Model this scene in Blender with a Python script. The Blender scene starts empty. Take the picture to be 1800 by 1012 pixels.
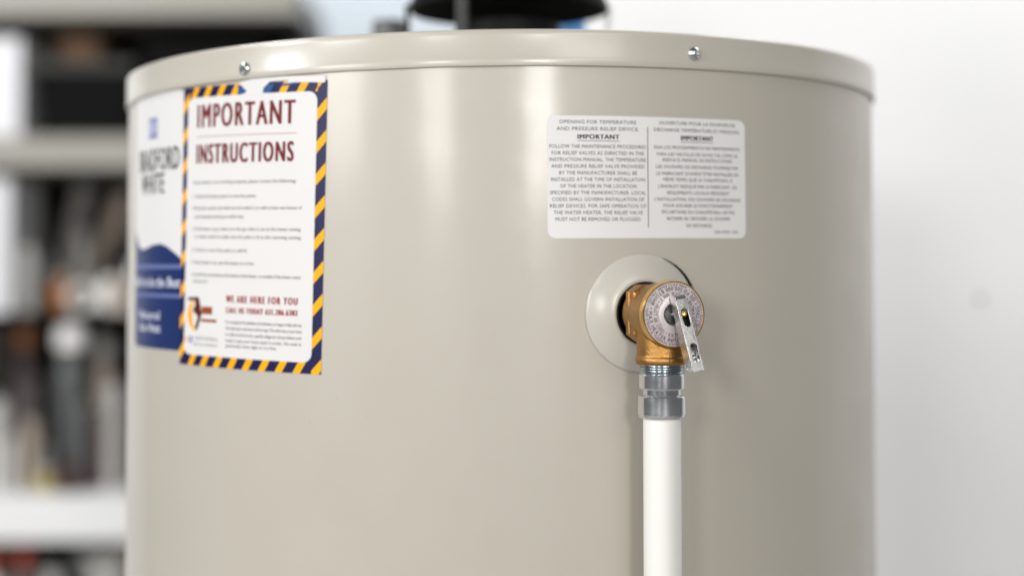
import bpy, bmesh, math, random
from mathutils import Vector, Matrix
from mathutils.geometry import tessellate_polygon
random.seed(7)
sc = bpy.context.scene
RAD = math.radians
COL = sc.collection

# ------------------------------------------------------------------ camera
cam = bpy.data.cameras.new('camera')
camo = bpy.data.objects.new('camera', cam); COL.objects.link(camo)
camo.location = (0, -1.2148, 1.2546)
camo.rotation_euler = (math.pi/2 + 0.0377, 0.0008, -0.0069)
cam.sensor_width = 36; cam.lens = 55.29
cam.shift_y = -0.0731
cam.clip_start = 0.02; cam.clip_end = 60
cam.dof.use_dof = True
cam.dof.focus_distance = 0.905
cam.dof.aperture_fstop = 2.2
sc.camera = camo

# ------------------------------------------------------------------ world and lamps (indoor, soft white light)
w = bpy.data.worlds.new('World'); sc.world = w; w.use_nodes = True
bg = w.node_tree.nodes['Background']
bg.inputs[0].default_value = (0.93, 0.96, 1.0, 1); bg.inputs[1].default_value = 0.10

def area(name, az, dist, z, sx, sy, power, tz=1.25, color=(1, 0.98, 0.95)):
    l = bpy.data.lights.new(name, 'AREA'); l.shape = 'RECTANGLE'; l.size = sx; l.size_y = sy
    l.energy = power; l.color = color
    o = bpy.data.objects.new(name, l); COL.objects.link(o)
    a = RAD(az); o.location = (dist*math.sin(a), -dist*math.cos(a), z)
    d = Vector((0, 0, tz)) - o.location
    o.rotation_euler = d.to_track_quat('-Z', 'Y').to_euler()
    return o
area('ceiling_panel_a', 10.5, 4.2, 1.85, 0.42, 0.7, 29)
area('ceiling_panel_b', -17, 4.2, 1.88, 0.55, 0.75, 22)
area('ceiling_panel_c', -44, 3.4, 1.80, 0.8, 0.5, 19)
area('ceiling_panel_d', -63, 3.2, 2.45, 0.6, 0.6, 27, color=(0.97, 0.98, 1))
area('ceiling_panel_f', -28, 3.2, 3.35, 0.5, 0.5, 8)
def lamp_at(name, loc, to, size, power, color=(1, 1, 1)):
    o = area(name, 0, 1, 1, size, size, power, color=color); o.location = loc
    o.rotation_euler = (Vector(to)-Vector(loc)).to_track_quat('-Z', 'Y').to_euler()
lamp_at('shelf_fill', (-1.2, 0.3, 2.8), (-0.95, 1.8, 1.1), 0.6, 20)  # unseen light, added to brighten the shelf fronts
lamp_at('wall_fill', (1.0, 0.30, 2.55), (0.95, 0.61, 1.7), 0.6, 8)  # added out of view to lift the upper part of the right wall
area('ceiling_panel_e', 24, 3.6, 2.55, 1.2, 0.8, 14)
lamp_at('back_wall_fill', (0.1, 2.35, 2.8), (-0.3, 3.2, 1.6), 0.6, 8, (0.93, 0.97, 1))  # added light for the back wall, not a known fixture

sc.view_settings.view_transform = 'Standard'; sc.view_settings.look = 'None'
sc.view_settings.exposure = 0.49; sc.view_settings.gamma = 1
sc.view_settings.use_curve_mapping = False

# ------------------------------------------------------------------ materials
def mat(name, col, rough=0.5, metal=0.0, bump=0.0, bscale=200.0, var=0.0, vscale=8.0, coat=0.0, rvar=0.0, detail=4.0, bdist=0.001, spec=0.5):
    m = bpy.data.materials.new(name); m.use_nodes = True
    nt = m.node_tree; b = nt.nodes['Principled BSDF']
    b.inputs['Base Color'].default_value = (*col, 1); b.inputs['Roughness'].default_value = rough
    b.inputs['Metallic'].default_value = metal; b.inputs['Specular IOR Level'].default_value = spec
    if coat: b.inputs['Coat Weight'].default_value = coat; b.inputs['Coat Roughness'].default_value = 0.14
    tc = nt.nodes.new('ShaderNodeTexCoord')
    if var or rvar:
        n = nt.nodes.new('ShaderNodeTexNoise'); n.inputs['Scale'].default_value = vscale; n.inputs['Detail'].default_value = detail
        nt.links.new(tc.outputs['Object'], n.inputs['Vector'])
        if var:
            mx = nt.nodes.new('ShaderNodeMix'); mx.data_type = 'RGBA'
            mx.inputs[6].default_value = (*[c*(1-var) for c in col], 1); mx.inputs[7].default_value = (*[min(1, c*(1+var)) for c in col], 1)
            nt.links.new(n.outputs['Fac'], mx.inputs[0]); nt.links.new(mx.outputs[2], b.inputs['Base Color'])
        if rvar:
            mr = nt.nodes.new('ShaderNodeMapRange'); mr.inputs['From Min'].default_value = 0.3; mr.inputs['From Max'].default_value = 0.7
            mr.inputs['To Min'].default_value = max(0.02, rough-rvar); mr.inputs['To Max'].default_value = rough+rvar
            nt.links.new(n.outputs['Fac'], mr.inputs['Value']); nt.links.new(mr.outputs['Result'], b.inputs['Roughness'])
    if bump:
        n2 = nt.nodes.new('ShaderNodeTexNoise'); n2.inputs['Scale'].default_value = bscale; n2.inputs['Detail'].default_value = 3
        nt.links.new(tc.outputs['Object'], n2.inputs['Vector'])
        bp = nt.nodes.new('ShaderNodeBump'); bp.inputs['Strength'].default_value = bump; bp.inputs['Distance'].default_value = bdist
        nt.links.new(n2.outputs['Fac'], bp.inputs['Height']); nt.links.new(bp.outputs['Normal'], b.inputs['Normal'])
    return m
M = {}
M['jacket'] = mat('jacket_paint', (0.498, 0.466, 0.404), 0.36, bump=0.05, bscale=45, var=0.02, vscale=6, coat=0.28, bdist=0.002)
M['rim'] = mat('rim_paint', (0.52, 0.489, 0.425), 0.30, bump=0.05, bscale=60, var=0.02, vscale=10, coat=0.3, bdist=0.002)
M['dark'] = mat('opening_shade', (0.012, 0.011, 0.01), 0.9)  # near-black puts the shade inside the valve opening into the colour
M['white_print'] = mat('label_white', (0.74, 0.73, 0.72), 0.38, bump=0.25, bscale=35, bdist=0.0008, var=0.015, vscale=30, spec=0.2)
M['white_label'] = mat('label_white_matte', (0.80, 0.79, 0.785), 0.42, var=0.012, vscale=30, spec=0.2)
M['navy'] = mat('label_navy', (0.012, 0.014, 0.075), 0.35, var=0.1, vscale=120, spec=0.2)
M['yellow'] = mat('label_yellow', (0.93, 0.44, 0.0), 0.4, spec=0.2)
M['maroon'] = mat('print_maroon', (0.16, 0.009, 0.011), 0.45, spec=0.2)
M['redbrown'] = mat('print_red', (0.33, 0.03, 0.02), 0.45, spec=0.2)
M['rose'] = mat('print_rule', (0.52, 0.34, 0.36), 0.45, spec=0.2)
M['ink'] = mat('print_grey_ink', (0.27, 0.27, 0.26), 0.5, spec=0.2)
M['ink_dark'] = mat('print_black_ink', (0.012, 0.012, 0.014), 0.5, spec=0.2)
M['ink_mid'] = mat('print_soft_black', (0.095, 0.095, 0.10), 0.5, spec=0.2)
M['brown_logo'] = mat('print_brown', (0.10, 0.02, 0.008), 0.45, spec=0.2)
M['logo_brown'] = mat('print_orange_brown', (0.30, 0.065, 0.022), 0.45, spec=0.2)
M['gold_logo'] = mat('print_gold', (0.9, 0.42, 0.02), 0.45, spec=0.2)
M['blue_logo'] = mat('print_blue', (0.12, 0.24, 0.62), 0.45, spec=0.2)
M['brand_blue'] = mat('brand_navy', (0.012, 0.030, 0.125), 0.33, var=0.05, vscale=20, spec=0.2)
M['brand_line'] = mat('brand_pale_blue', (0.12, 0.16, 0.36), 0.4, spec=0.2)
M['brand_white'] = mat('brand_pale_lettering', (0.72, 0.74, 0.86), 0.4)
M['emblem'] = mat('brand_emblem_blue', (0.19, 0.20, 0.46), 0.4)
M['tear_blue'] = mat('torn_print_blue', (0.02, 0.085, 0.25), 0.4, var=0.4, vscale=200, spec=0.2)
M['brass'] = mat('cast_brass', (0.43, 0.228, 0.073), 0.40, 1.0, bump=0.7, bscale=1100, var=0.32, vscale=90, rvar=0.08, bdist=0.0003)
M['brass_rim'] = mat('machined_brass', (0.78, 0.49, 0.15), 0.22, 1.0, bump=0.1, bscale=500, var=0.12, vscale=200, bdist=0.0004)
M['dial'] = mat('dial_plate', (0.70, 0.63, 0.635), 0.36, 0.35, var=0.06, vscale=160)
M['purple'] = mat('dial_ink', (0.085, 0.022, 0.065), 0.5)
M['zinc'] = mat('zinc_plated_steel', (0.80, 0.81, 0.825), 0.19, 1.0, bump=0.04, bscale=200, var=0.10, vscale=60, rvar=0.06, bdist=0.0004)
M['zinc_blue'] = mat('zinc_blue_thread', (0.50, 0.57, 0.62), 0.22, 1.0, var=0.25, vscale=120)
M['chrome'] = mat('plated_lever', (0.60, 0.595, 0.58), 0.26, 1.0, bump=0.06, bscale=400, var=0.07, vscale=120, rvar=0.06, bdist=0.0004)
M['steel'] = mat('steel', (0.5, 0.5, 0.5), 0.28, 1.0, var=0.1, vscale=100)
M['seat'] = mat('dull_seat_metal', (0.42, 0.42, 0.43), 0.35, 1.0, var=0.2, vscale=300)
M['screw'] = mat('zinc_screw', (0.6, 0.63, 0.64), 0.16, 1.0, var=0.15, vscale=400)
M['pvc'] = mat('white_pvc', (0.86, 0.845, 0.815), 0.36, bump=0.04, bscale=60, var=0.012, vscale=20)
M['trim'] = mat('trim_plastic', (0.535, 0.515, 0.465), 0.26, bump=0.02, bscale=120, var=0.015, vscale=30)
M['galv'] = mat('galvanised', (0.72, 0.73, 0.74), 0.42, 0.7, var=0.12, vscale=40)
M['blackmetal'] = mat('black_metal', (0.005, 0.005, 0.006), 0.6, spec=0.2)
M['greyleg'] = mat('dull_grey_leg', (0.05, 0.05, 0.05), 0.7, spec=0.2, var=0.5, vscale=150)
M['bluepl'] = mat('blue_plastic', (0.10, 0.34, 0.80), 0.3)
M['wall'] = mat('white_wall', (0.86, 0.86, 0.87), 0.85, bump=0.15, bscale=120, var=0.012, vscale=3)
M['farwall'] = mat('pale_blue_wall', (0.72, 0.78, 0.83), 0.85, var=0.02, vscale=2)
M['floor'] = mat('concrete', (0.36, 0.35, 0.34), 0.7, bump=0.2, bscale=40, var=0.12, vscale=4)
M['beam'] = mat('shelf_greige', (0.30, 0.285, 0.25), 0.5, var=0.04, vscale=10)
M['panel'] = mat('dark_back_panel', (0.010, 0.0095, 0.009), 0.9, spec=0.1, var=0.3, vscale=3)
M['wshelf'] = mat('white_shelf', (0.86, 0.86, 0.86), 0.4)
M['plug'] = mat('grey_plug', (0.2, 0.2, 0.2), 0.6)
def sheet_metal(m, strength=0.85, dist=0.0014, vary=0.12):
    # rolled sheet: long shallow upright waves, hand smudges in the gloss and a few specks of dirt
    nt = m.node_tree; b = nt.nodes['Principled BSDF']; L = nt.links
    tc = nt.nodes.new('ShaderNodeTexCoord'); mp = nt.nodes.new('ShaderNodeMapping'); mp.inputs['Scale'].default_value = (1, 1, 0.12)
    L.new(tc.outputs['Object'], mp.inputs['Vector'])
    n = nt.nodes.new('ShaderNodeTexNoise'); n.inputs['Scale'].default_value = 16; n.inputs['Detail'].default_value = 1.5
    L.new(mp.outputs['Vector'], n.inputs['Vector'])
    bp = nt.nodes.new('ShaderNodeBump'); bp.inputs['Strength'].default_value = strength; bp.inputs['Distance'].default_value = dist
    L.new(n.outputs['Fac'], bp.inputs['Height'])
    old = [l for l in L if l.to_socket == b.inputs['Normal']]
    if old: L.new(bp.outputs['Normal'], old[0].from_node.inputs['Normal'])
    else: L.new(bp.outputs['Normal'], b.inputs['Normal'])
    L.new(bp.outputs['Normal'], b.inputs['Coat Normal'])
    n2 = nt.nodes.new('ShaderNodeTexNoise'); n2.inputs['Scale'].default_value = 22; n2.inputs['Detail'].default_value = 6; n2.inputs['Roughness'].default_value = 0.7
    L.new(tc.outputs['Object'], n2.inputs['Vector'])
    mr = nt.nodes.new('ShaderNodeMapRange'); mr.inputs['From Min'].default_value = 0.35; mr.inputs['From Max'].default_value = 0.7
    r = b.inputs['Roughness'].default_value; mr.inputs['To Min'].default_value = r-vary*0.4; mr.inputs['To Max'].default_value = r+vary
    L.new(n2.outputs['Fac'], mr.inputs['Value']); L.new(mr.outputs['Result'], b.inputs['Roughness'])
    vo = nt.nodes.new('ShaderNodeTexVoronoi'); vo.inputs['Scale'].default_value = 55; L.new(tc.outputs['Object'], vo.inputs['Vector'])
    lt = nt.nodes.new('ShaderNodeMath'); lt.operation = 'LESS_THAN'; lt.inputs[1].default_value = 0.03; L.new(vo.outputs['Distance'], lt.inputs[0])
    n3 = nt.nodes.new('ShaderNodeTexNoise'); n3.inputs['Scale'].default_value = 9; L.new(tc.outputs['Object'], n3.inputs['Vector'])
    gt = nt.nodes.new('ShaderNodeMath'); gt.operation = 'GREATER_THAN'; gt.inputs[1].default_value = 0.60; L.new(n3.outputs['Fac'], gt.inputs[0])
    mu = nt.nodes.new('ShaderNodeMath'); mu.operation = 'MULTIPLY'; L.new(lt.outputs[0], mu.inputs[0]); L.new(gt.outputs[0], mu.inputs[1])
    mu2 = nt.nodes.new('ShaderNodeMath'); mu2.operation = 'MULTIPLY'; mu2.inputs[1].default_value = 0.3; L.new(mu.outputs[0], mu2.inputs[0])
    mx = nt.nodes.new('ShaderNodeMix'); mx.data_type = 'RGBA'; mx.inputs[7].default_value = (0.2, 0.18, 0.15, 1)
    oc = [l for l in L if l.to_socket == b.inputs['Base Color']]
    L.new(oc[0].from_socket, mx.inputs[6]); L.new(mu2.outputs[0], mx.inputs[0]); L.new(mx.outputs[2], b.inputs['Base Color'])
sheet_metal(M['jacket']); sheet_metal(M['rim'], 0.35, 0.0008, 0.02)
def pm(name, col, rough=0.5, **k):
    M[name] = mat(name, col, rough, **k)
pm('carton_white', (0.72, 0.72, 0.74), 0.6, var=0.02); pm('carton_brown', (0.20, 0.11, 0.06), 0.7, var=0.1)
pm('tote_black', (0.005, 0.005, 0.005), 0.8, spec=0.1); pm('lid_grey', (0.06, 0.06, 0.057), 0.8, spec=0.1, var=0.1)
pm('tan_board', (0.42, 0.35, 0.28), 0.6, var=0.15, vscale=20); pm('grey_board', (0.27, 0.255, 0.24), 0.6, var=0.15, vscale=20)
pm('orange_pl', (0.34, 0.13, 0.045), 0.5); pm('white_gloss', (0.88, 0.86, 0.84), 0.25); pm('grey_can', (0.10, 0.105, 0.105), 0.35)
pm('mauve', (0.055, 0.042, 0.042), 0.6); pm('yellow_pl', (0.45, 0.36, 0.10), 0.5); pm('darkred', (0.07, 0.018, 0.018), 0.5)
pm('green_pl', (0.07, 0.16, 0.06), 0.5); pm('paper', (0.55, 0.54, 0.51), 0.7, var=0.08); pm('red_pl', (0.42, 0.06, 0.03), 0.5)

# ------------------------------------------------------------------ helpers
def finish(me, material, smooth=True, sharp=35):
    me.materials.clear(); me.materials.append(material)
    if smooth:
        me.polygons.foreach_set('use_smooth', [True]*len(me.polygons)); me.set_sharp_from_angle(angle=RAD(sharp))
    me.update()
def obj(name, data, parent=None):
    o = bpy.data.objects.new(name, data); COL.objects.link(o)
    if parent: o.parent = parent
    return o
def mk(name, verts, faces, material, parent=None, smooth=True, sharp=35):
    me = bpy.data.meshes.new(name); me.from_pydata([tuple(v) for v in verts], [], faces)
    finish(me, material, smooth, sharp)
    return obj(name, me, parent)
def tag(o, label, cat, group=None):
    o['label'] = label; o['category'] = cat
    if group: o['group'] = group
    return o
def empty(name, loc, rz, label, cat, group=None):
    o = bpy.data.objects.new(name, None); COL.objects.link(o); o.empty_display_size = 0.02
    o.location = loc; o.rotation_euler = (0, 0, rz)
    return tag(o, label, cat, group)
def struct(o):
    o['kind'] = 'structure'; return o
class B:
    """collects shapes into one mesh"""
    def __init__(s): s.v = []; s.f = []
    def add(s, v, f):
        n = len(s.v); s.v += [tuple(x) for x in v]; s.f += [tuple(i+n for i in q) for q in f]; return s
    def lathe(s, prof, seg=48, mtx=None, closed=False):
        """prof: (r, h) along +Z"""
        v = []; f = []; rows = []
        for r, h in prof:
            if r < 1e-7: rows.append([len(v)]); v.append((0, 0, h))
            else:
                rows.append(list(range(len(v), len(v)+seg)))
                for i in range(seg):
                    a = 2*math.pi*i/seg; v.append((r*math.cos(a), r*math.sin(a), h))
        pr = list(zip(rows, rows[1:])) + ([(rows[-1], rows[0])] if closed else [])
        for a, b in pr:
            for i in range(seg):
                j = (i+1) % seg
                if len(a) == 1 and len(b) == 1: continue
                if len(a) == 1: f.append((a[0], b[j], b[i]))
                elif len(b) == 1: f.append((a[i], a[j], b[0]))
                else: f.append((a[i], a[j], b[j], b[i]))
        if mtx: v = [mtx @ Vector(p) for p in v]
        return s.add(v, f)
    def box(s, c, d, mtx=None, bev=0.0):
        bm = bmesh.new(); bmesh.ops.create_cube(bm, size=1)
        for p in bm.verts: p.co = Vector((p.co.x*d[0], p.co.y*d[1], p.co.z*d[2]))
        if bev: bmesh.ops.bevel(bm, geom=bm.edges[:], offset=bev, segments=2, affect='EDGES', profile=0.5)
        bm.verts.index_update()
        v = [p.co + Vector(c) for p in bm.verts]; f = [[q.index for q in fc.verts] for fc in bm.faces]; bm.free()
        if mtx: v = [mtx @ p for p in v]
        return s.add(v, f)
    def build(s, name, material, parent=None, smooth=True, sharp=35): return mk(name, s.v, s.f, material, parent, smooth, sharp)
def evalmesh(o):
    dg = bpy.context.evaluated_depsgraph_get(); dg.update()
    return bpy.data.meshes.new_from_object(o.evaluated_get(dg))
# local axis helpers: +Z of a lathe turned to point along -Y (outward from the tank face)
OUT = Matrix.Rotation(RAD(90), 4, 'X')          # z -> -y
assert abs((OUT @ Vector((0, 0, 1))).y + 1) < 1e-5

R = 0.28; TOP = 1.400; TILT = 0.0114

# ------------------------------------------------------------------ setting: floor and walls
struct(B().box((0, 0.6, -0.05), (9, 8, 0.1)).build('floor', M['floor'], smooth=False))
struct(B().box((1.51, 0.67, 1.45), (3.0, 0.12, 2.9)).build('wall_right', M['wall'], smooth=False))
struct(B().box((-0.4, 3.2, 1.45), (5.6, 0.12, 2.9)).build('wall_back', M['farwall'], smooth=False))
t = B().lathe([(0, 0.0026), (0.0015, 0.0024), (0.0029, 0.0014), (0.0035, 0)], 24, OUT).build('wall_plug', M['plug'])
t.location = (0.556, 0.6095, 1.224); tag(t, 'small round grey plug in the white wall right of the heater', 'wall plug')

# ------------------------------------------------------------------ water heater
heater = empty('water_heater', (0, 0, 0), 0, 'beige painted water heater tank with stickers and a screwed-on rim', 'water heater')
VAZ = RAD(17.4); VZ = 1.2305
# jacket: solid, with a real opening behind the relief valve
b = B().lathe([(0, 0.01), (R-0.004, 0.01), (R, 0.014), (R, 0.3), (R, 0.6), (R, 0.9), (R, 1.1), (R, 1.2), (R, 1.3), (R, 1.386), (0, 1.386)], 288)
jt = b.build('jacket_tmp', M['jacket'])
hz = RAD(18.65)
cut = B().lathe([(0, -0.05), (0.0328, -0.05), (0.0328, 0.02), (0, 0.02)], 64, OUT).build('cut_tmp', M['dark'])
cut.location = (R*math.sin(hz), -R*math.cos(hz), 1.2315); cut.rotation_euler = (0, 0, hz)
md = jt.modifiers.new('b', 'BOOLEAN'); md.object = cut; md.operation = 'DIFFERENCE'; md.solver = 'EXACT'
me = evalmesh(jt)
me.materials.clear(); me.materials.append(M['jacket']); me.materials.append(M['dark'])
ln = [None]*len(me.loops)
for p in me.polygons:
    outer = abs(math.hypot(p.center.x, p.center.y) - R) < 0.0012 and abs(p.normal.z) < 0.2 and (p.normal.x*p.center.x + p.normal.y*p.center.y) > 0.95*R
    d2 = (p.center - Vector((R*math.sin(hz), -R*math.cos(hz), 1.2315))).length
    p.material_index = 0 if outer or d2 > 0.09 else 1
    p.use_smooth = True
    for li in p.loop_indices:
        c = me.vertices[me.loops[li].vertex_index].co
        ln[li] = Vector((c.x, c.y, 0)).normalized() if outer else p.normal.copy()
me.normals_split_custom_set(ln)
obj('jacket', me, heater)
for o in (jt, cut): bpy.data.objects.remove(o)

# rim: a thin band standing proud of the jacket, slightly out of level
def tilted(o): o.rotation_euler = (0, -TILT, 0); return o
ro, ri = R+0.0019, R+0.0011
zt, zb = 0.0, -0.0224
prof = [(R-0.03, zt-0.006), (R-0.026, zt-0.0005), (R-0.022, zt), (R-0.0022, zt), (R-0.0006, zt-0.0003), (ro-0.0005, zt-0.0012), (ro-0.0001, zt-0.0024), (ro, zt-0.004),
        (ro, zb+0.0052), (ro+0.00015, zb+0.0046), (ro+0.0003, zb+0.0036), (ro+0.0003, zb+0.0006), (ro+0.0001, zb), (ri+0.0002, zb), (ri, zb+0.0008), (ri, zt-0.006)]
rim = tilted(B().lathe(prof, 288).build('top_rim', M['rim'], heater, sharp=60)); rim.location = (0, 0, TOP)
lid = tilted(B().lathe([(0, 0), (R-0.02, 0), (R-0.02, -0.004), (0, -0.004)], 96).build('lid_plate', M['rim'], heater)); lid.location = (0, 0, TOP-0.006)
# screws in the rim: domed heads with a cross recess
def screw(az, z, roll):
    a = RAD(az); rs = ro
    bm = bmesh.new(); seg = 24
    pr = [(0.0, 0.0016), (0.0006, 0.0016), (0.0014, 0.0023), (0.0022, 0.0021), (0.0031, 0.0014), (0.0036, 0.0006), (0.0036, 0.0)]
    v = []; f = []
    bb = B().lathe(pr, seg, OUT)
    # cross recess: pull alternate sectors of the inner ring deeper
    vv = []
    for i, p in enumerate(bb.v):
        p = Vector(p); rr = math.hypot(p.x, p.z); ang = math.atan2(p.z, p.x)
        if 0.0012 < rr < 0.0016 and math.cos(4*(ang+roll)) > 0.35: p.y += 0.0012
        vv.append(p)
    bb.v = vv
    bb.v = [Vector(p)*1.2 for p in bb.v]
    o = bb.build('screw', M['screw'], rim)
    o.location = (rs*math.sin(a), -rs*math.cos(a), z-TOP); o.rotation_euler = (0, 0, a)
screw(-34.7, 1.3838, 0.3); screw(24.8, 1.3868, 0.9)

# ------------------------------------------------------------------ stickers wrapped round the jacket
def wrap_fn(u0, z0, th, off):
    c, s = math.cos(th), math.sin(th)
    def fn(u, v):
        g = u0 + c*u - s*v; z = z0 + s*u + c*v; a = g/R; rr = R + off
        return (rr*math.sin(a), -rr*math.cos(a), z)
    return fn
def polys(name, loops, fn, material, parent, step=0.004, matl=None):
    """flat polygons (u, v in metres) cut into narrow strips, then wrapped"""
    bm = bmesh.new()
    for lp in loops: bm.faces.new([bm.verts.new((x, y, 0)) for x, y in lp])
    us = [x for lp in loops for x, y in lp]; x = math.floor(min(us)/step)*step
    while x < max(us):
        bmesh.ops.bisect_plane(bm, geom=bm.verts[:]+bm.edges[:]+bm.faces[:], plane_co=(x, 0, 0), plane_no=(1, 0, 0), dist=1e-6); x += step
    bmesh.ops.triangulate(bm, faces=[f for f in bm.faces if len(f.verts) > 4])
    bm.normal_update()
    if bm.faces and sum(f.normal.z*f.calc_area() for f in bm.faces) < 0: bmesh.ops.reverse_faces(bm, faces=bm.faces[:])
    bm.verts.index_update()
    v = [fn(p.co.x, p.co.y) for p in bm.verts]; f = [[q.index for q in fc.verts] for fc in bm.faces]; bm.free()
    return mk(name, v, f, material, parent, smooth=True, sharp=60)
def rrect(x0, x1, y0, y1, r, n=6):
    p = []
    for cx, cy, a0 in ((x1-r, y1-r, 0), (x0+r, y1-r, 90), (x0+r, y0+r, 180), (x1-r, y0+r, 270)):
        for i in range(n+1):
            a = RAD(a0+90*i/n); p.append((cx+r*math.cos(a), cy+r*math.sin(a)))
    return p
def rect(x0, x1, y0, y1): return [(x0, y0), (x1, y0), (x1, y1), (x0, y1)]
def clip(poly, x0, x1, y0, y1):
    for ax, val, sgn in ((0, x0, 1), (0, x1, -1), (1, y0, 1), (1, y1, -1)):
        out = []
        for i in range(len(poly)):
            p, q = poly[i], poly[(i+1) % len(poly)]; dp, dq = sgn*(p[ax]-val), sgn*(q[ax]-val)
            if dp >= 0: out.append(p)
            if (dp >= 0) != (dq >= 0):
                k = dp/(dp-dq); out.append((p[0]+k*(q[0]-p[0]), p[1]+k*(q[1]-p[1])))
        poly = out
        if not poly: return None
    return poly
_cache = {}
def textmesh(s, bold=0.0, shear=0.0, res=2, sp=1.0):
    k = (s, bold, shear, res, sp)
    if k in _cache: return _cache[k]
    cu = bpy.data.curves.new('t', 'FONT'); cu.body = s; cu.size = 1; cu.resolution_u = res; cu.offset = bold; cu.space_character = sp; cu.shear = shear; cu.fill_mode = 'FRONT'
    o = bpy.data.objects.new('t', cu); COL.objects.link(o)
    me = evalmesh(o); v = [(p.co.x, p.co.y) for p in me.vertices]; f = [tuple(p.vertices) for p in me.polygons]
    bpy.data.objects.remove(o); bpy.data.curves.remove(cu); bpy.data.meshes.remove(me)
    _cache[k] = (v, f); return _cache[k]
CAPH = max(y for x, y in textmesh('H')[0])
def text(name, lines, fn, material, parent, bold=0.0, shear=0.0, res=2, sp=1.0):
    # bold: metres by which copies of each letter are set either side (heavier upright strokes)
    """lines: (string, u left, u right, v of the middle of the capitals, cap height); one mesh"""
    V = []; F = []
    for s, x0, x1, vc, h in lines:
        v, f = textmesh(s, 0.0, shear, res, sp)
        a, c = min(x for x, y in v), max(x for x, y in v); kx = (x1-x0-2*bold)/(c-a); ky = h/CAPH
        for q_, (dx, lift) in enumerate([(0.0, 0.0)] if not bold else [(-bold, 0.0), (0.0, 0.00002), (bold, 0.00004)]):
            n = len(V)
            for x, y in v:
                p = fn(x0+bold+dx+(x-a)*kx, vc-h/2+y*ky); g = 1+lift/R
                V.append((p[0]*g, p[1]*g, p[2]))
            F += [tuple(i+n for i in q) for q in f]
    return mk(name, V, F, material, parent, smooth=False)

# --- hazard-striped instruction sticker
mm = 0.001
U0, Z0, TH = -0.1723, 1.2837, RAD(-1.25)
L1 = lambda o: wrap_fn(U0, Z0, TH, o)
HW, HH, BW = 0.0622, 0.0895, 0.0068
st = polys('instruction_sticker', [rect(-HW, HW, -HH, HH)], L1(0.00020), M['navy'], heater)
st['label'] = 'sticker with navy and yellow striped border and maroon heading'
def stripe_object(lp): return polys('border_stripe', [lp], L1(0.00032), M['yellow'], st)
for sx in (-1, 1):                                                   # side borders
    a, c = (HW-BW, HW) if sx > 0 else (-HW, -HW+BW)
    for k in range(-6, 7):
        y = k*0.0199 + (0.0048 if sx > 0 else 0.0125); hgt = 0.0072; rise = (c-a)*1.08
        q = clip([(a, y), (c, y+rise), (c, y+rise+hgt), (a, y+hgt)], a, c, -HH, HH)
        if q: stripe_object(q)
for sy in (-1, 1):                                                   # top and bottom borders
    a, c = (HH-BW, HH) if sy > 0 else (-HH, -HH+BW)
    for k in range(-5, 6):
        x = k*0.0134 + (0.0 if sy > 0 else 0.0015); wd = 0.0054; lean = 0.0042
        if sy > 0 and -0.002 < x < 0.016: continue                    # torn away here
        q = clip([(x, a), (x+wd, a), (x+wd+lean, c), (x+lean, c)], -HW+BW, HW-BW, a, c)
        if q: stripe_object(q)
polys('white_panel', [rrect(-HW+0.0054, HW-BW, -HH+BW, HH-BW, 0.006)], L1(0.00044), M['white_print'], st)
# torn strip at the top: white paper core with ragged blue ends, and a crumpled clear tape
polys('torn_patch', [[(-0.0030, HH-BW-0.0006), (0.0008, HH-BW-0.002), (0.010, HH-BW-0.0015), (0.0175, HH-BW-0.0004), (0.0150, HH-0.0035), (0.0200, HH+0.0002), (0.034, HH+0.0008), (0.0335, HH-0.0012), (0.045, HH-0.0010), (0.0605, HH-0.0016),
                      (0.0610, HH+0.0024), (0.030, HH+0.0032), (0.006, HH+0.0028), (-0.0060, HH+0.0006), (-0.0015, HH-0.0028)]], L1(0.00056), M['white_print'], st)
polys('torn_edge', [[(-0.0062, HH-BW), (-0.0008, HH-BW+0.0004), (0.0012, HH-BW+0.0022), (-0.0022, HH-0.0028), (-0.0068, HH-0.0002)]], L1(0.00068), M['tear_blue'], st)
polys('torn_edge', [[(0.0145, HH-BW+0.0002), (0.0205, HH-BW), (0.0240, HH-0.0012), (0.0190, HH-0.0016), (0.0150, HH-0.0036)]], L1(0.00068), M['tear_blue'], st)
polys('torn_edge', [[(0.0290, HH-0.0016), (0.0400, HH-0.0009), (0.0400, HH-0.0022), (0.0290, HH-0.0030)]], L1(0.00068), M['tear_blue'], st)
text('heading_text', [('IMPORTANT', -0.0460, 0.0400, 0.0706, 0.0146), ('INSTRUCTIONS', -0.0462, 0.0395, 0.0462, 0.0121)], L1(0.00060), M['maroon'], st, bold=0.0006, res=4, sp=1.26)
polys('heading_rule', [rect(-0.0465, 0.0410, 0.0570, 0.0576)], L1(0.00060), M['rose'], st)
h = 0.0022
text('body_text', [
    ('If your heater is not working properly, please review the following:', -.0490, .0418, .0281, h),
    ('1. Check the breaker panel to reset the power.', -.0490, .0112, .0191, h),
    ('2. If you have a power vent make sure the switch is on with at least one burner of', -.0500, .0464, .0116, h),
    ('your thermostat turned up to call for heat.', -.0467, .0010, .0061, h),
    ('3. If the heater is gas, make sure the gas valve is set at the lower setting', -.0490, .0459, -.0017, h),
    ('or heater switch to make sure the pilot is lit at the warming setting.', -.0462, .0465, -.0067, h),
    ('4. Check to see if the pilot is still lit.', -.0491, .0046, -.0153, h),
    ('5. If the breaker is on, turn the heater on to hot.', -.0495, .0106, -.0232, h),
    ('6. Look for the reset button at the bottom of the heater, or outside of the lower cover', -.0492, .0467, -.0310, h),
    ('and press it.', -.0471, -.0318, -.0352, h)], L1(0.00060), M['ink'], st, bold=0.00005, shear=0.12)
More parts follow.
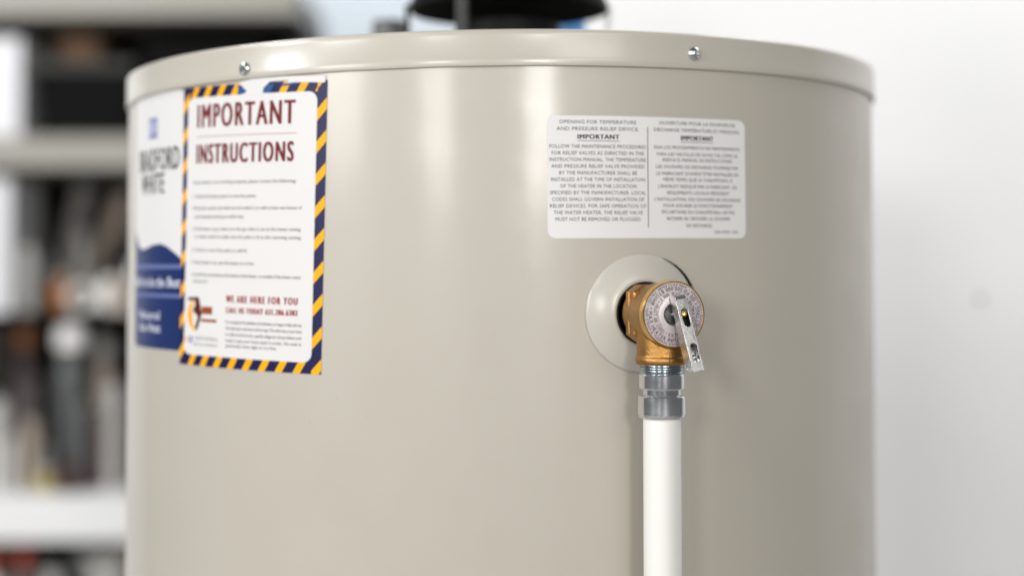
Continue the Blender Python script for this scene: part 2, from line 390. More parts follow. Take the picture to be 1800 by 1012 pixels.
text('contact_text', [('WE ARE HERE FOR YOU', -.0136, .0447, -.0458, .0043), ('CALL US TODAY 631.286.6302', -.0133, .0449, -.0529, .0034)], L1(0.00060), M['redbrown'], st, bold=0.0003, res=3, sp=1.4)
h = 0.0020
text('small_print', [
    ("It's an emergency? Our plumbers and technicians are happy to help with any", -.0136, .0480, -.0602, h),
    ('of the right steps to take when it will not repair. We will be sent to your home', -.0135, .0481, -.0641, h),
    ('in a fully stocked truck, quickly diagnose the problem and', -.0134, .0478, -.0680, h),
    ('ready to get your home back in order. No wait is', -.0132, .0479, -.0718, h),
    ('guaranteed. Same night or it is free.', -.0131, .0298, -.0751, h)], L1(0.00060), M['ink_mid'], st)
# company mark: gold crescent, dark slanted stroke and two red bars
def arc(cx, cy, r0, r1, a0, a1, kx=1.0, n=14):
    o = [(cx+kx*r0*math.cos(RAD(a0+(a1-a0)*i/n)), cy+r0*math.sin(RAD(a0+(a1-a0)*i/n))) for i in range(n+1)]
    i_ = [(cx+kx*(r0-(r0-r1)*math.sin(math.pi*i/n))*math.cos(RAD(a0+(a1-a0)*i/n)), cy+(r0-(r0-r1)*math.sin(math.pi*i/n))*math.sin(RAD(a0+(a1-a0)*i/n))) for i in range(n+1)]
    return o + i_[::-1][1:-1]
polys('logo_crescent', [arc(-.0415, -.0570, .0108, .0058, 108, 264, 1.05)], L1(0.00060), M['gold_logo'], st)
polys('logo_stroke', [[(-.0525, -.0462), (-.0410, -.0455), (-.0398, -.0475), (-.0372, -.0560), (-.0405, -.0640), (-.0425, -.0672), (-.0440, -.0650), (-.0412, -.0580), (-.0468, -.0545), (-.0440, -.0500), (-.0450, -.0478), (-.0528, -.0480)]], L1(0.00066), M['brown_logo'], st)
polys('logo_bar', [rect(-.0372, -.0265, -.0562, -.0515)], L1(0.00060), M['logo_brown'], st)
polys('logo_bar', [rect(-.0378, -.0220, -.0612, -.0594)], L1(0.00060), M['logo_brown'], st)
polys('logo_chip', [rect(-.0545, -.0518, -.0748, -.0712)], L1(0.00060), M['gold_logo'], st)
polys('logo_chip', [rect(-.0500, -.0475, -.0752, -.0708)], L1(0.00060), M['blue_logo'], st)
text('logo_text', [('CERTIFIED', -.0460, -.0205, -.0720, .0022), ('SERVICE COMPANY', -.0460, -.0205, -.0758, .0016)], L1(0.00060), M['ink'], st)

# --- maker's sticker further round to the left, tucked under the striped one
L2 = lambda o: wrap_fn(-0.2735, 1.2890, RAD(-0.3), o)
bs = polys('brand_sticker', [rrect(-0.0450, 0.0395, -0.0850, 0.0860, 0.005)], L2(0.00010), M['white_print'], heater)
bs['label'] = 'white and navy maker sticker with wavy colour edge'
wave = [(-0.0450, -0.0120), (-0.0425, -0.0065), (-0.0400, -0.0105), (-0.0350, -0.0165), (-0.0280, -0.0188), (-0.0180, -0.0180), (-0.0050, -0.0158), (0.0080, -0.0150), (0.0180, -0.0168), (0.0280, -0.0205), (0.0395, -0.0255)]
low = rrect(-0.0450, 0.0395, -0.0850, -0.05, 0.005)
low = [p for p in low if p[1] < -0.055]
polys('navy_field', [wave[::-1] + low], L2(0.00014), M['brand_blue'], bs)
for y0, y1 in ((-0.0328, -0.0288), (-0.0518, -0.0482)): polys('pale_line', [rect(-0.0450, 0.0395, y0+0.001, y1)], L2(0.00018), M['brand_line'], bs)
text('maker_text', [('BRADFORD', -.0350, .0350, .0415, .0150), ('WHITE', -.0300, .0140, .0255, .0135)], L2(0.00018), M['ink_dark'], bs, bold=0.0004, sp=1.1)
text('slogan_text', [('Built to be the Best', -.0440, .0375, -.0405, .0068)], L2(0.00019), M['brand_white'], bs, bold=0.0003, shear=0.1, sp=1.08)
text('model_text', [('Natural', -.0330, .0080, -.0628, .0056), ('Gas Heat', -.0330, .0095, -.0712, .0058)], L2(0.00018), M['brand_white'], bs, bold=0.0003, sp=1.08)
polys('emblem', [rect(-.0150, .0015, .0560, .0700)], L2(0.00018), M['emblem'], bs)
text('emblem_letters', [('B', -.0140, -.0075, .0630, .010), ('W', -.0065, .0005, .0630, .010)], L2(0.00022), M['brand_white'], bs, bold=0.0002)

# --- white bilingual relief valve sticker
L3 = lambda o: wrap_fn(0.0944, 1.3119, RAD(0.35), o)
ws = polys('warning_sticker', [rrect(-0.0668, 0.0668, -0.0367, 0.0367, 0.0048)], L3(0.00012), M['white_label'], heater)
ws['label'] = 'white sticker with small black relief valve notice in two columns'
le = ['OPENING FOR TEMPERATURE', 'AND PRESSURE RELIEF DEVICE.', None, 'FOLLOW THE MAINTENANCE PROCEDURES', 'FOR RELIEF VALVES AS DIRECTED IN THE', 'INSTRUCTION MANUAL. THE TEMPERATURE',
      'AND PRESSURE RELIEF VALVE PROVIDED', 'BY THE MANUFACTURER SHALL BE', 'INSTALLED AT THE TIME OF INSTALLATION', 'OF THE HEATER IN THE LOCATION', 'SPECIFIED BY THE MANUFACTURER. LOCAL',
      'CODES SHALL GOVERN INSTALLATION OF', 'RELIEF DEVICES. FOR SAFE OPERATION OF', 'THE WATER HEATER, THE RELIEF VALVE', 'MUST NOT BE REMOVED OR PLUGGED.']
ww = [48.0, 51.3, 0, 60, 57.5, 60, 58, 48.5, 58.5, 47.5, 60, 57.5, 60, 55.5, 53.5]
hv = [33.0, 28.9, 24.1] + [18.3-3.96*i for i in range(12)]
hh = 0.00215
text('notice_text', [(s, (-35.4-wd/2)*mm, (-35.4+wd/2)*mm, v*mm, hh) for s, wd, v in zip(le, ww, hv) if s], L3(0.0003), M['ink_mid'], ws, sp=1.07)
ri_ = [('OUVERTURE POUR LA SOUPAPE DE', 55, 33.3), ('D\u00c9CHARGE TEMP\u00c9RATURE ET PRESSION.', 62, 29.1), ('SIGA LOS PROCEDIMIENTOS DE MANTENIMIENTO', 62.5, 18.5), ('PARA LAS V\u00c1LVULAS DE ALIVIO TAL COMO SE', 58.5, 14.3), ('INDICA EL MANUAL DE INSTRUCCIONES.', 51, 10.9),
       ('LES SOUPAPES DE D\u00c9CHARGE FOURNIES PAR', 59.5, 6.7), ('LE FABRICANT DOIVENT \u00caTRE INSTALL\u00c9ES EN', 59.5, 2.6), ('M\u00caME TEMPS QUE LE CHAUFFE-EAU, \u00c0', 50, -1.1), ("L'ENDROIT INDIQU\u00c9 PAR LE FABRICANT. LES", 57, -5.2), ('R\u00c8GLEMENTS LOCAUX R\u00c9GISSENT', 45, -9.1),
       ("L'INSTALLATION. DES SOUPAPES DE D\u00c9CHARGE", 62.5, -13.1), ('POUR ASSURER LE FONCTIONNEMENT', 50, -16.9), ('S\u00c9CURITAIRE DU CHAUFFE-EAU, NE PAS', 53, -20.8), ('RETIRER NI OBTURER LA SOUPAPE', 45.5, -24.8), ('DE D\u00c9CHARGE.', 19, -29.0)]
text('notice_text', [(s, (31.2-wd/2)*mm, (31.2+wd/2)*mm, v*mm, 0.0020) for s, wd, v in ri_] + [('238-43501-00A', .0420, .0605, -.0328, .0017)], L3(0.0003), M['ink_mid'], ws, sp=1.07)
for hx0, hx1, hv_ in ((-.0484, -.0223, .0241), (.0184, .0418, .0244)):
    text('notice_heading', [('IMPORTANT', hx0, hx1, hv_, .0027)], L3(0.0003), M['ink_dark'], ws, bold=0.00016, res=3, sp=1.12)
polys('heading_underline', [rect(-.0484, -.0223, .0214, .0217)], L3(0.0003), M['ink_mid'], ws)
polys('heading_underline', [rect(.0184, .0418, .0218, .0221)], L3(0.0003), M['ink_mid'], ws)
polys('column_rule', [rect(-.00430, -.00385, -.0302, .0306)], L3(0.0003), M['ink_mid'], ws)

# ------------------------------------------------------------------ trim ring round the valve opening
def on_face(az, z, L=0.0): return (math.sin(az)*(R+L), -math.cos(az)*(R+L), z)
taz = RAD(17.55)
tr = empty('trim_ring', on_face(taz, 1.2300), taz, 'beige domed plastic trim ring around the brass valve', 'trim ring')
def saddle(bb):       # seat the ring on the round tank
    out = []
    for p in bb.v:
        p = Vector(p); drop = R - math.sqrt(R*R - p.x*p.x); k = max(0.0, min(1.0, (math.hypot(p.x, p.z)-0.017)/0.0185))
        out.append((p.x, p.y + drop*(0.15+0.85*k), p.z))
    bb.v = out; return bb
prof = [(0.0352, 0.0004), (0.0356, 0.0010), (0.0354, 0.0019), (0.0345, 0.0025), (0.0325, 0.0035), (0.0300, 0.0047), (0.0270, 0.0060), (0.0240, 0.0071), (0.0215, 0.0078), (0.0200, 0.0081), (0.0192, 0.0078), (0.0189, 0.0070),
        (0.0189, 0.0056), (0.0215, 0.0060), (0.0260, 0.0048), (0.0320, 0.0022), (0.0340, 0.0004)]
saddle(B().lathe(prof, 96, OUT, closed=True)).build('dome', M['trim'], tr, sharp=70)
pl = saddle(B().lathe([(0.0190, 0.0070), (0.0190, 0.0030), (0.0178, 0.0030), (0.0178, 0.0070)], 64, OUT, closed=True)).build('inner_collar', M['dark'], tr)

# ------------------------------------------------------------------ relief valve
V = empty('relief_valve', on_face(VAZ, VZ), VAZ, 'brass relief valve with round printed dial on the tank face', 'valve')
LO = 0.0325                      # outlet axis distance from the tank face
bb = B()
bb.lathe([(0, -0.012), (0.0125, -0.012), (0.0125, 0.006), (0.0150, 0.009), (0.0168, 0.013), (0.0168, 0.020), (0.0160, 0.022), (0.0160, 0.030), (0, 0.030)], 64, OUT)
hx = [(-15.4, -12.6), (-15.4, 12.6), (-9.5, 16.8), (9.5, 16.8), (15.4, 12.6), (15.4, -12.6), (9.5, -16.8), (-9.5, -16.8)]
for (l0, k0), (l1, k1) in (((.0140, .93), (.0152, 1.0)), ((.0152, 1.0), (.0262, 1.0)), ((.0262, 1.0), (.0274, .93))):
    vs = [(x*mm*k0, -l0, z_*mm*k0) for x, z_ in hx] + [(x*mm*k1, -l1, z_*mm*k1) for x, z_ in hx]
    bb.add(vs, [tuple(range(8)), tuple(range(15, 7, -1))] + [(i, (i+1) % 8, (i+1) % 8+8, i+8) for i in range(8)])
bb.lathe([(0, 0.022), (0.0172, 0.022), (0.0178, 0.028), (0.0184, 0.040), (0.0184, 0.0475), (0, 0.0475)], 72, OUT)
om = Matrix.Translation((0, -LO, 0)) @ Matrix.Rotation(math.pi, 4, 'X')
bb.lathe([(0, 0.0), (0.0146, 0.0), (0.0147, 0.020), (0.0148, 0.0245), (0.0153, 0.0252), (0.0156, 0.0262), (0.0156, 0.0276), (0.0152, 0.0286), (0.0146, 0.0294), (0, 0.0294)], 72, om)
# raised casting web between the inlet hub and the outlet
bb.box((0, -0.021, -0.012), (0.010, 0.020, 0.020), bev=0.002)
bb.box((-0.0150, -0.0205, 0.000), (0.0030, 0.0016, 0.0255), bev=0.0005)
tmp = bb.build('tmp', M['brass'])
rm = tmp.modifiers.new('r', 'REMESH'); rm.mode = 'VOXEL'; rm.voxel_size = 0.00036; rm.use_smooth_shade = True
sm = tmp.modifiers.new('s', 'SMOOTH'); sm.iterations = 7; sm.factor = 0.5
me = evalmesh(tmp); bpy.data.objects.remove(tmp)
me.name = 'valve_body'; finish(me, M['brass'], True, 80)
obj('valve_body', me, V)
CAPL = 0.0500
B().lathe([(0.0178, 0.0440), (0.0188, 0.0442), (0.01945, 0.0450), (0.0197, 0.0468), (0.0195, 0.0488), (0.0189, 0.0506), (0.0184, 0.0506), (0.0182, 0.0502), (0.0182, 0.0478)], 96, OUT, closed=True).build('cap_rim', M['brass_rim'], V, sharp=50)
DL = 0.0502
B().lathe([(0.01825, DL-0.0012), (0.01825, DL), (0.0120, DL+0.0003), (0.0088, DL+0.0005), (0.0074, DL+0.0009), (0.0066, DL+0.0008), (0.0062, DL-0.0004), (0.0060, DL-0.0018), (0.0, DL-0.0020)], 96, OUT).build('dial_plate', M['dial'], V, sharp=60)
def ring_text(name, s, r, h, a0, adv, material, parent, L, bold=0.0, wide=1.0):
    """letters run counter-clockwise with their heads towards the centre; r: radius of the baseline, a0: start angle (deg), adv: total sweep"""
    ws_ = []
    for ch in s:
        if ch == ' ': ws_.append(0.32)
        else:
            v, f = textmesh(ch, bold); ws_.append(max(x for x, y in v)-min(x for x, y in v)+0.10)
    tot = sum(ws_); ang = RAD(a0); VV = []; FF = []
    for ch, wd in zip(s, ws_):
        da = RAD(adv)*wd/tot
        if ch != ' ':
            v, f = textmesh(ch, bold); xa = min(x for x, y in v); xb = max(x for x, y in v)
            k = r*da*0.86/max(xb-xa+0.08, 0.1)*wide; ky = h/CAPH; n = len(VV)
            for x, y in v:
                a = ang + da*0.5 + (x-(xa+xb)/2)*min(k, ky*1.1)/r; rr = r - y*ky
                VV.append((rr*math.cos(a), -L, rr*math.sin(a)))
            FF += [tuple(i+n for i in q) for q in f]
        ang += da
    return mk(name, VV, FF, material, parent, smooth=False)
TL = DL + 0.00055
BUL = '\u2022'
ring_text('dial_text', 'ANSI Z21.22 RELIEF VALVES ' + BUL + ' TEMP STEAM & THERMAL EXPANSION ' + BUL + ' RELIEF DEVICE ' + BUL + ' CALIFORNIA ' + BUL + ' ', 0.01775, 0.00140, 62, 358, M['purple'], V, DL+0.0004)
ring_text('dial_text', '150 PSI 500,000 BTU/HR ' + BUL + ' MAX HEATER INPUT ' + BUL + ' 210 F SETTING ' + BUL + ' ', 0.01595, 0.00230, 32, 358, M['purple'], V, TL)
ring_text('dial_text', 'STOCK SER 7 ' + BUL + ' MUST BE USED ' + BUL + ' EXTENDED ' + BUL + ' NO VALVE ' + BUL + ' ', 0.01285, 0.00190, 55, 358, M['purple'], V, TL+0.0001)
ring_text('dial_text', 'CAPACITY RATED BY TEST', 0.01070, 0.00085, 128, 95, M['purple'], V, TL+0.0003)
# centre: stem seat and stem
B().lathe([(0.0061, DL-0.0014), (0.0054, DL-0.0003), (0.0048, DL-0.0012), (0.0030, DL-0.0013), (0, DL-0.0013)], 40, OUT).build('stem_seat', M['seat'], V, sharp=40)
B().lathe([(0.0013, DL-0.0010), (0.0013, DL+0.0062), (0.0010, DL+0.0070), (0, DL+0.0072)], 24, OUT).build('stem', M['steel'], V, sharp=50)
# lever: a bent channel with two slots, hinged at the top
LV = 0.0067; LLEN = 0.0425; FD = 0.0088
Lm = Matrix.Translation((0.0003, -(DL+0.0092), 0.0092)) @ Matrix.Rotation(RAD(-7.5), 4, 'Y') @ Matrix.Rotation(RAD(-17), 4, 'X')
# local lever frame: x width, z down = length, -y outward
def slot(cx, cz, w_, l_, n=8):
    p = []; r = w_/2
    for i in range(n+1): a = math.pi*i/n; p.append((cx+r*math.cos(a), cz+l_/2-r+r*math.sin(a)))
    for i in range(n+1): a = math.pi+math.pi*i/n; p.append((cx+r*math.cos(a), cz-l_/2+r+r*math.sin(a)))
    return p
wt, wb = LV/2, LV/2*1.12
outl = [(-wt, 0), (wt, 0), (wb, -LLEN), (-wb, -LLEN)]
sl1 = slot(0.0003, -0.0112, 0.0041, 0.0108); sl2 = slot(0.0005, -0.0318, 0.0043, 0.0112)
def plate(loops, th, m):
    vs = []; fs = []; tri = tessellate_polygon([[Vector((x, z, 0)) for x, z in lp] for lp in loops])
    flat = [p for lp in loops for p in lp]; n = len(flat)
    vs = [(x, 0, z) for x, z in flat] + [(x, th, z) for x, z in flat]
    for t_ in tri: fs.append(tuple(t_)); fs.append(tuple(i+n for i in t_[::-1]))
    k = 0
    for lp in loops:
        c = len(lp)
        for i in range(c): fs.append((k+i, k+(i+1) % c, k+(i+1) % c+n, k+i+n))
        k += c
    return [m @ Vector(v) for v in vs], fs
lb = B(); TH_ = 0.0008
lb.add(*plate([outl, sl1[::-1], sl2[::-1]], TH_, Lm))
for sx in (-1, 1):                                                   # side flanges, shallower at the top
    prof2 = [(0.0, 0.0), (LLEN, 0.0), (LLEN-0.0034, FD*0.95), (LLEN*0.55, FD*0.98), (LLEN*0.30, FD*0.90), (LLEN*0.14, FD*0.84), (0.0, FD*0.84)]
    n = len(prof2); vs = []
    for d_ in (0.0, TH_):
        for l, y in prof2:
            wx = wt+(wb-wt)*l/LLEN; vs.append(Lm @ Vector((sx*(wx-d_) , y+TH_*0.5, -l)))
    fs = [tuple(range(n)), tuple(range(2*n-1, n-1, -1))] + [(i, (i+1) % n, (i+1) % n+n, i+n) for i in range(n)]
    lb.add(vs, fs)
# rolled top end
n = 8; vs = []; fs = []
for i in range(n+1):
    a = math.pi/2*i/n; y = 0.0030-0.0030*math.cos(a) ; z = 0.0030*math.sin(a)
    for x in (-wt, wt): vs.append(Lm @ Vector((x, y, z)))
for i in range(n): fs.append((2*i, 2*i+1, 2*i+3, 2*i+2))
vs += [Lm @ Vector((-wt, 0.0074, 0.0030)), Lm @ Vector((wt, 0.0074, 0.0030))]; fs.append((2*n, 2*n+1, 2*n+3, 2*n+2))
for sx in (0, 1):
    k = len(vs); vs.append(Lm @ Vector(((-wt, wt)[sx], 0.0074, 0.0)))
    fs.append(tuple([2*i+sx for i in range(n+1)] + [2*n+2+sx, k]))
lb.add(vs, fs)
bm = bmesh.new(); mt = bpy.data.meshes.new('x'); mt.from_pydata(lb.v, [], lb.f); bm.from_mesh(mt); bmesh.ops.recalc_face_normals(bm, faces=bm.faces[:])
lm = bpy.data.meshes.new('lever'); bm.to_mesh(lm); bm.free(); finish(lm, M['chrome'], True, 30)
lever = obj('lever', lm, V)
bv = lever.modifiers.new('bevel', 'BEVEL'); bv.width = 0.00022; bv.segments = 2; bv.limit_method = 'ANGLE'; bv.angle_limit = RAD(50)
B().lathe([(0, 0.0022), (0.0010, 0.0020), (0.0018, 0.0013), (0.0021, 0.0), (0.0018, -0.0013), (0.0010, -0.0020), (0, -0.0022)], 24, Lm @ Matrix.Translation((0.0003, 0.0020, -0.0085))).build('pivot_ball', M['brass_rim'], lever)
B().box((0.0003, 0.0052, -0.0128), (0.0044, 0.0030, 0.0085), Lm, 0.0006).build('slot_shade_block', M['blackmetal'], lever)  # black block added to stand in for the shade inside the upper slot
B().lathe([(0, 0.0), (0.0017, 0.0), (0.0017, 0.0018), (0.0015, 0.0026), (0.0008, 0.0031), (0, 0.0032)], 24, Lm @ Matrix.Translation((0.0005, 0.0052, -0.0338)) @ OUT).build('lever_rivet', M['steel'], lever)
B().box((0.0005, 0.0062, -0.0318), (0.0046, 0.0016, 0.0125), Lm, 0.0004).build('lever_web', M['steel'], lever)

# ------------------------------------------------------------------ threaded adapter and discharge pipe
px_, py_, _ = on_face(VAZ, 0, LO)
zo = VZ - 0.0294
ad = empty('pipe_adapter', (px_, py_, zo), 0, 'grooved zinc plated steel adapter between brass valve and white pipe', 'pipe fitting')
pr = [(0.0119, 0.006)]
for i in range(4):
    z = 0.0004 - i*0.0014; pr += [(0.0128, z), (0.0132, z-0.0004), (0.0132, z-0.0007), (0.0126, z-0.0011)]
pr += [(0.0126, -0.0058)]
B().lathe(pr[1:] , 72).build('thread', M['zinc_blue'], ad, sharp=30)
B().lathe([(0.01115, -0.0054), (0.0131, -0.0054), (0.0134, -0.0060), (0.0134, -0.0134), (0.0131, -0.0140), (0.0122, -0.0142), (0.0113, -0.0146), (0.0113, -0.0172), (0.0122, -0.0177),
           (0.0126, -0.0180), (0.0137, -0.0181), (0.0140, -0.0185), (0.0140, -0.0286), (0.0137, -0.0298), (0.0130, -0.0307), (0.0116, -0.0309), (0.01115, -0.0300)], 96, None, closed=True).build('collar', M['zinc'], ad, sharp=10)
pipe = B().lathe([(0.0100, 0.0), (0.01105, 0.0), (0.01105, -0.3), (0.01105, -0.6), (0.01105, -1.0), (0.0100, -1.0)], 64, None, closed=True).build('discharge_pipe', M['pvc'])
pipe.location = (px_, py_, zo-0.0296); tag(pipe, 'straight white plastic pipe running down from the grey adapter', 'pipe')

# ------------------------------------------------------------------ draft hood and pipe stubs on top
hd = empty('draft_hood', (0.006, 0, TOP-0.006), 0, 'black and galvanised round draft hood on top of the tank', 'draft hood')
HZ = 0.062
B().lathe([(0.0765, HZ), (0.0775, HZ+0.002), (0.0770, HZ+0.006), (0.055, HZ+0.040), (0.050, HZ+0.050), (0.050, HZ+0.120), (0.049, HZ+0.120), (0.049, HZ+0.050), (0.054, HZ+0.039), (0.0755, HZ+0.005)], 72, None, closed=True).build('hood_cone', M['blackmetal'], hd)
B().lathe([(0.0757, HZ+0.0005), (0.0755, HZ+0.0045), (0.0535, HZ+0.0385), (0.048, HZ+0.049), (0, HZ+0.049)], 72).build('hood_lining', M['blackmetal'], hd)
for a in (4, 118, 182, 244):
    c, s = math.cos(RAD(a)), math.sin(RAD(a))
    B().box((0.0785*c, 0.0785*s, HZ/2-0.001), (0.0035, 0.010, HZ+0.012), Matrix.Translation((0.0785*c, 0.0785*s, 0)) @ Matrix.Rotation(RAD(a), 4, 'Z') @ Matrix.Translation((-0.0785*c, -0.0785*s, 0)), 0.0006).build('leg', M['galv' if a == 4 else 'greyleg' if a == 244 else 'blackmetal'], hd)
B().lathe([(0.038, -0.0005), (0.038, 0.050), (0.0385, 0.052), (0.0395, 0.052), (0.0395, -0.0005)], 48, None, closed=True).build('flue_collar', M['blackmetal'], hd)
B().box((0.0, 0.0, 0.028), (0.060, 0.0025, 0.055), Matrix.Rotation(RAD(20), 4, 'Z'), 0.0005).build('flue_baffle', M['blackmetal'], hd)
def nipple(x, y, hgt, colm, label):
    o = empty('pipe_nipple', (x, y, TOP-0.006), 0, label, 'pipe stub')
    B().lathe([(0.0090, -0.0004), (0.0125, -0.0004), (0.0125, hgt-0.012), (0.0118, hgt-0.012), (0.0118, hgt), (0.0090, hgt)], 32, None, closed=True).build('stub', M['steel'], o)
    B().lathe([(0.0122, hgt-0.015), (0.0150, hgt-0.014), (0.0154, hgt-0.004), (0.0140, hgt+0.0015), (0.0095, hgt+0.002), (0.0095, hgt-0.001), (0.0120, hgt-0.002)], 32, None, closed=True).build('plastic_collar', colm, o)
nipple(0.0575, 0.125, 0.075, M['bluepl'], 'pipe stub with blue plastic collar behind the draft hood')
nipple(-0.0945, 0.115, 0.072, M['grey_can'], 'pipe stub with grey collar left of the draft hood')

# ------------------------------------------------------------------ blurred storage shelf behind, at the left
SX0, SX1, SY0, SY1 = -1.02, -0.392, 1.80, 2.25
sh = empty('storage_shelf', ((SX0+SX1)/2, (SY0+SY1)/2, 0), 0, 'pale open storage shelf with dark back panel behind the heater', 'shelf')
ox, oy = (SX0+SX1)/2, (SY0+SY1)/2
def sbox(name, x0, x1, y0, y1, z0, z1, m, bev=0.002):
    return B().box(((x0+x1)/2-ox, (y0+y1)/2-oy, (z0+z1)/2), (x1-x0, y1-y0, z1-z0), None, bev).build(name, m, sh, smooth=False)
sbox('shelf_board', SX0, SX1, SY0, SY1, 1.748, 1.812, M['beam'])
sbox('shelf_board', SX0, SX1-.02, SY0, SY1, 1.456, 1.516, M['beam'])
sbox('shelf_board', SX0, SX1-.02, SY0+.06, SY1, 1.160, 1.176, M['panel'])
sbox('shelf_board', SX0, SX1-.02, SY0-.04, SY1, 0.752, 0.838, M['wshelf'])
sbox('shelf_board', SX0, SX1-.02, SY0, SY1, 0.40, 0.44, M['beam'])
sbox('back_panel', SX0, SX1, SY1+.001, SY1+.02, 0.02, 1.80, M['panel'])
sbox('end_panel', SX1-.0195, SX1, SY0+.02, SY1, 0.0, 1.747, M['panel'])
sbox('end_panel', SX0, SX0+.018, SY0+.02, SY1, 0.0, 1.747, M['beam'])

cb = empty('white_cabinet', (-1.64, 2.0, 0), 0, 'tall white cabinet beside the storage shelf at the left edge', 'cabinet')
B().box((0, 0, 1.05), (1.2, .5, 2.06), None, .004).build('cabinet_body', M['wshelf'], cb, smooth=False)
for sx in (-1, 1):
    dr = B().box((sx*.298, -.2605, 1.06), (.588, .02, 2.0), None, .004).build('door', M['wshelf'], cb, smooth=False)
    B().box((sx*.04, -.285, 1.1), (.012, .03, .16), None, .004).build('handle', M['steel'], dr)

SGRP = 'things stored on the shelf'
def carton(x, y, z, d, m, label, rz=0.0, tape=None):
    o = empty('carton', (x, y, z), rz, label, 'box', SGRP)
    B().box((0, 0, d[2]/2), d, None, 0.003).build('box_body', m, o, smooth=False)
    B().box((0, 0, d[2]+.0008), (d[0]*.98, d[1]*.22, .0015)).build('tape', tape or M['paper'], o, smooth=False)
    return o
def tote(x, y, z, d, m, ml, label):
    o = empty('storage_tote', (x, y, z), 0, label, 'tote', SGRP)
    w0, d0, hh_ = d; v = []
    for k, zz in ((0.88, 0), (1.0, hh_)):
        v += [(-w0/2*k, -d0/2*k, zz), (w0/2*k, -d0/2*k, zz), (w0/2*k, d0/2*k, zz), (-w0/2*k, d0/2*k, zz)]
    mk('tub', v, [(3, 2, 1, 0), (0, 1, 5, 4), (1, 2, 6, 5), (2, 3, 7, 6), (3, 0, 4, 7)], m, o, smooth=False)
    B().box((0, 0, hh_+.011), (w0*1.06, d0*1.06, .022), None, .004).build('lid', ml, o, smooth=False)
    return o
def bottle(x, y, z, r, hgt, m, mc, label, cap=0.35, name='bottle', cat='bottle'):
    o = empty(name, (x, y, z), 0, label, cat, SGRP)
    B().lathe([(0, 0), (r*.92, 0), (r, .006), (r, hgt*.68), (r*.9, hgt*.76), (r*.5, hgt*.84), (r*.42, hgt*.86), (r*.42, hgt*.93), (0, hgt*.93)], 32).build('bottle_body', m, o)
    B().lathe([(0, hgt*.86), (r*(cap+.12), hgt*.86), (r*(cap+.12), hgt*.98), (r*cap, hgt), (0, hgt)], 24).build('cap', mc, o)
    return o
def ball_jar(x, y, z, r, m, mc, label):
    o = empty('round_jar', (x, y, z), 0, label, 'jar', SGRP)
    B().lathe([(0, 0), (r*.6, 0), (r*.9, r*.35), (r, r*.9), (r*.9, r*1.5), (r*.62, r*1.85), (r*.5, r*1.9), (0, r*1.9)], 32).build('jar_body', m, o)
    B().lathe([(0, r*1.88), (r*.56, r*1.88), (r*.56, r*2.1), (r*.5, r*2.16), (0, r*2.16)], 24).build('lid', mc, o)
    return o
def roll(x, y, z, r, wd, m, label):
    b_ = B().lathe([(r*.55, -wd/2), (r, -wd/2), (r, wd/2), (r*.55, wd/2)], 40, Matrix.Translation((0, 0, r)) @ OUT, closed=True)
    o = b_.build('tape_roll', m); o.location = (x, y, z); return tag(o, label, 'tape roll', SGRP)
def board(x, y, z, w_, l_, lean, m, label):
    o = B().box((0, 0, l_/2), (w_, 0.018, l_), Matrix.Rotation(RAD(lean), 4, 'Y'), .002).build('wooden_board', m, smooth=False)
    o.location = (x, y, z + abs(math.sin(RAD(lean)))*w_/2); return tag(o, label, 'board', SGRP)
def can(x, y, z, r, hgt, m, ml, label):
    o = empty('paint_can', (x, y, z), 0, label, 'can', SGRP)
    B().lathe([(0, 0), (r, 0), (r, hgt*.97), (r*.96, hgt), (0, hgt)], 28).build('can_body', m, o)
    B().lathe([(r*.80, hgt-.001), (r*.98, hgt-.001), (r*1.02, hgt+.004), (r*.86, hgt+.006), (r*.8, hgt+.002)], 28, None, closed=True).build('rim', ml, o)
    return o
def toolcase(x, y, z, d, m, label):
    o = empty('tool_case', (x, y, z), 0, label, 'case', SGRP)
    B().box((0, 0, d[2]/2), d, None, .008).build('shell', m, o, smooth=False)
    for sx in (-1, 1): B().box((sx*d[0]*.3, -d[1]/2-.003, d[2]*.6), (d[0]*.12, .006, d[2]*.22), None, .001).build('latch', M['steel'], o, smooth=False)
    B().box((0, 0, d[2]+.012), (d[0]*.4, .012, .012), None, .003).build('handle', M['tote_black'], o, smooth=False)
    return o
# top bay
z = 1.5162
carton(-.962, 1.92, z, (.072, .22, .190), M['carton_white'], 'tall white carton on the upper shelf at the far left', tape=M['wshelf'])
tote(-.815, 2.00, z, (.19, .30, .13), M['tote_black'], M['lid_grey'], 'small black tote with grey lid on the upper shelf')
carton(-.850, 2.0, z+.1525, (.08, .12, .06), M['carton_brown'], 'small brown carton on top of the grey lidded tote')
tote(-.575, 2.00, z, (.24, .30, .17), M['tote_black'], M['tote_black'], 'wide black lidded tote on the upper shelf near its right end')
# middle bay
z = 1.1762
carton(-.974, 1.93, z, (.050, .2, .262), M['carton_white'], 'white carton on the middle shelf at the far left', tape=M['wshelf'])
board(-.935, 2.10, z, .04, .27, 13, M['grey_board'], 'narrow grey board leaning at the left of the middle shelf')
board(-.890, 2.13, z, .035, .26, 21, M['tan_board'], 'tan board leaning between the two grey boards')
board(-.815, 2.16, z, .045, .25, 17, M['grey_board'], 'wide grey board leaning nearest the heater edge')
bottle(-.878, 1.94, z, .024, .075, M['orange_pl'], M['tan_board'], 'short orange plastic jar on the middle shelf', .7, 'plastic_jar', 'jar')
ball_jar(-.768, 1.90, z, .032, M['white_gloss'], M['white_gloss'], 'bright white round jar on the middle shelf beside the heater')
roll(-.822, 1.89, z, .030, .03, M['paper'], 'grey tape roll standing beside the white round jar')
can(-.905, 1.99, z, .022, .10, M['grey_can'], M['steel'], 'small dark paint can behind the orange jar')
toolcase(-.70, 2.05, z, (.13, .16, .14), M['tote_black'], 'black tool case at the right of the middle shelf')
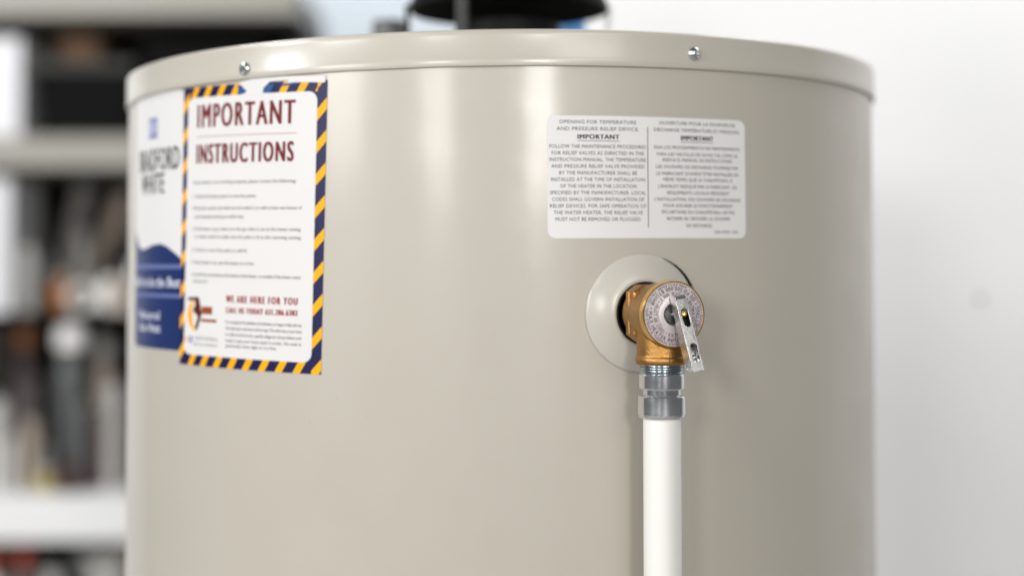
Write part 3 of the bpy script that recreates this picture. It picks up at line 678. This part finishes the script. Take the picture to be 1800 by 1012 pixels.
# lower bay
z = 0.8382
bottle(-.848, 1.90, z, .030, .312, M['grey_can'], M['white_gloss'], 'tall grey bottle with a bright white round cap', .85)
bottle(-.955, 1.95, z, .026, .31, M['mauve'], M['orange_pl'], 'tall dark bottle with an orange cap at the left', .6)
bottle(-.802, 1.97, z, .024, .285, M['tan_board'], M['paper'], 'tan bottle with a pale cap beside the tall grey bottle', .7)
can(-.985, 1.87, z, .028, .17, M['paper'], M['steel'], 'pale paint can at the far left of the white shelf')
carton(-.918, 1.90, z, (.045, .12, .205), M['mauve'], 'narrow mauve carton standing on the white shelf', tape=M['mauve'])
bottle(-.868, 1.81, z, .016, .042, M['yellow_pl'], M['paper'], 'small yellow jar at the front of the white shelf', .8, 'plastic_jar', 'jar')
tote(-.70, 2.06, z, (.17, .24, .15), M['tote_black'], M['tote_black'], 'low black tote on the white shelf behind the heater edge')
toolcase(-.775, 1.90, z, (.085, .10, .13), M['darkred'], 'dark red tool case on the white shelf')
can(-.885, 1.855, z, .017, .075, M['grey_can'], M['steel'], 'small grey can in front of the mauve carton')
roll(-.825, 1.80, z, .026, .022, M['darkred'], 'dark red tape roll at the front of the white shelf')
for q_, (x, r, hg, m, lb_) in enumerate(((-.935, .012, .10, 'paper', 'slim pale spray can at the front of the white shelf'), (-.800, .013, .16, 'grey_can', 'slim grey spray can near the front of the white shelf'),
        (-.905, .014, .135, 'tan_board', 'slim tan spray can in front of the mauve carton'), (-.752, .014, .20, 'paper', 'tall pale spray can beside the heater edge'))):
    can(x, 1.815+.012*q_, z, r, hg, M[m], M['steel'], lb_)
z = 1.1762
can(-.935, 1.90, z, .016, .13, M['paper'], M['steel'], 'pale spray can on the middle shelf beside the white carton')
can(-.850, 1.99, z, .014, .16, M['grey_board'], M['steel'], 'tall grey spray can behind the tape roll')
roll(-.735, 1.88, z, .035, .03, M['tan_board'], 'tan tape roll at the right of the middle shelf')
# bottom bay
z = 0.4402
carton(-.945, 1.95, z, (.09, .2, .22), M['paper'], 'pale grey carton on the bottom shelf', tape=M['wshelf'])
bottle(-.862, 1.84, z, .026, .245, M['green_pl'], M['paper'], 'green bottle with a pale cap on the bottom shelf', .6)
carton(-.765, 1.95, z, (.07, .2, .265), M['paper'], 'tall pale carton on the bottom shelf beside the heater edge', tape=M['wshelf'])
bottle(-.972, 1.80, z, .022, .295, M['white_gloss'], M['red_pl'], 'white bottle with a red cap on the bottom shelf', .8)
bottle(-.912, 1.82, z, .016, .29, M['grey_can'], M['red_pl'], 'thin grey bottle with a red cap on the bottom shelf', .8)
can(-.822, 1.90, z, .024, .255, M['grey_can'], M['steel'], 'tall grey spray can on the bottom shelf')
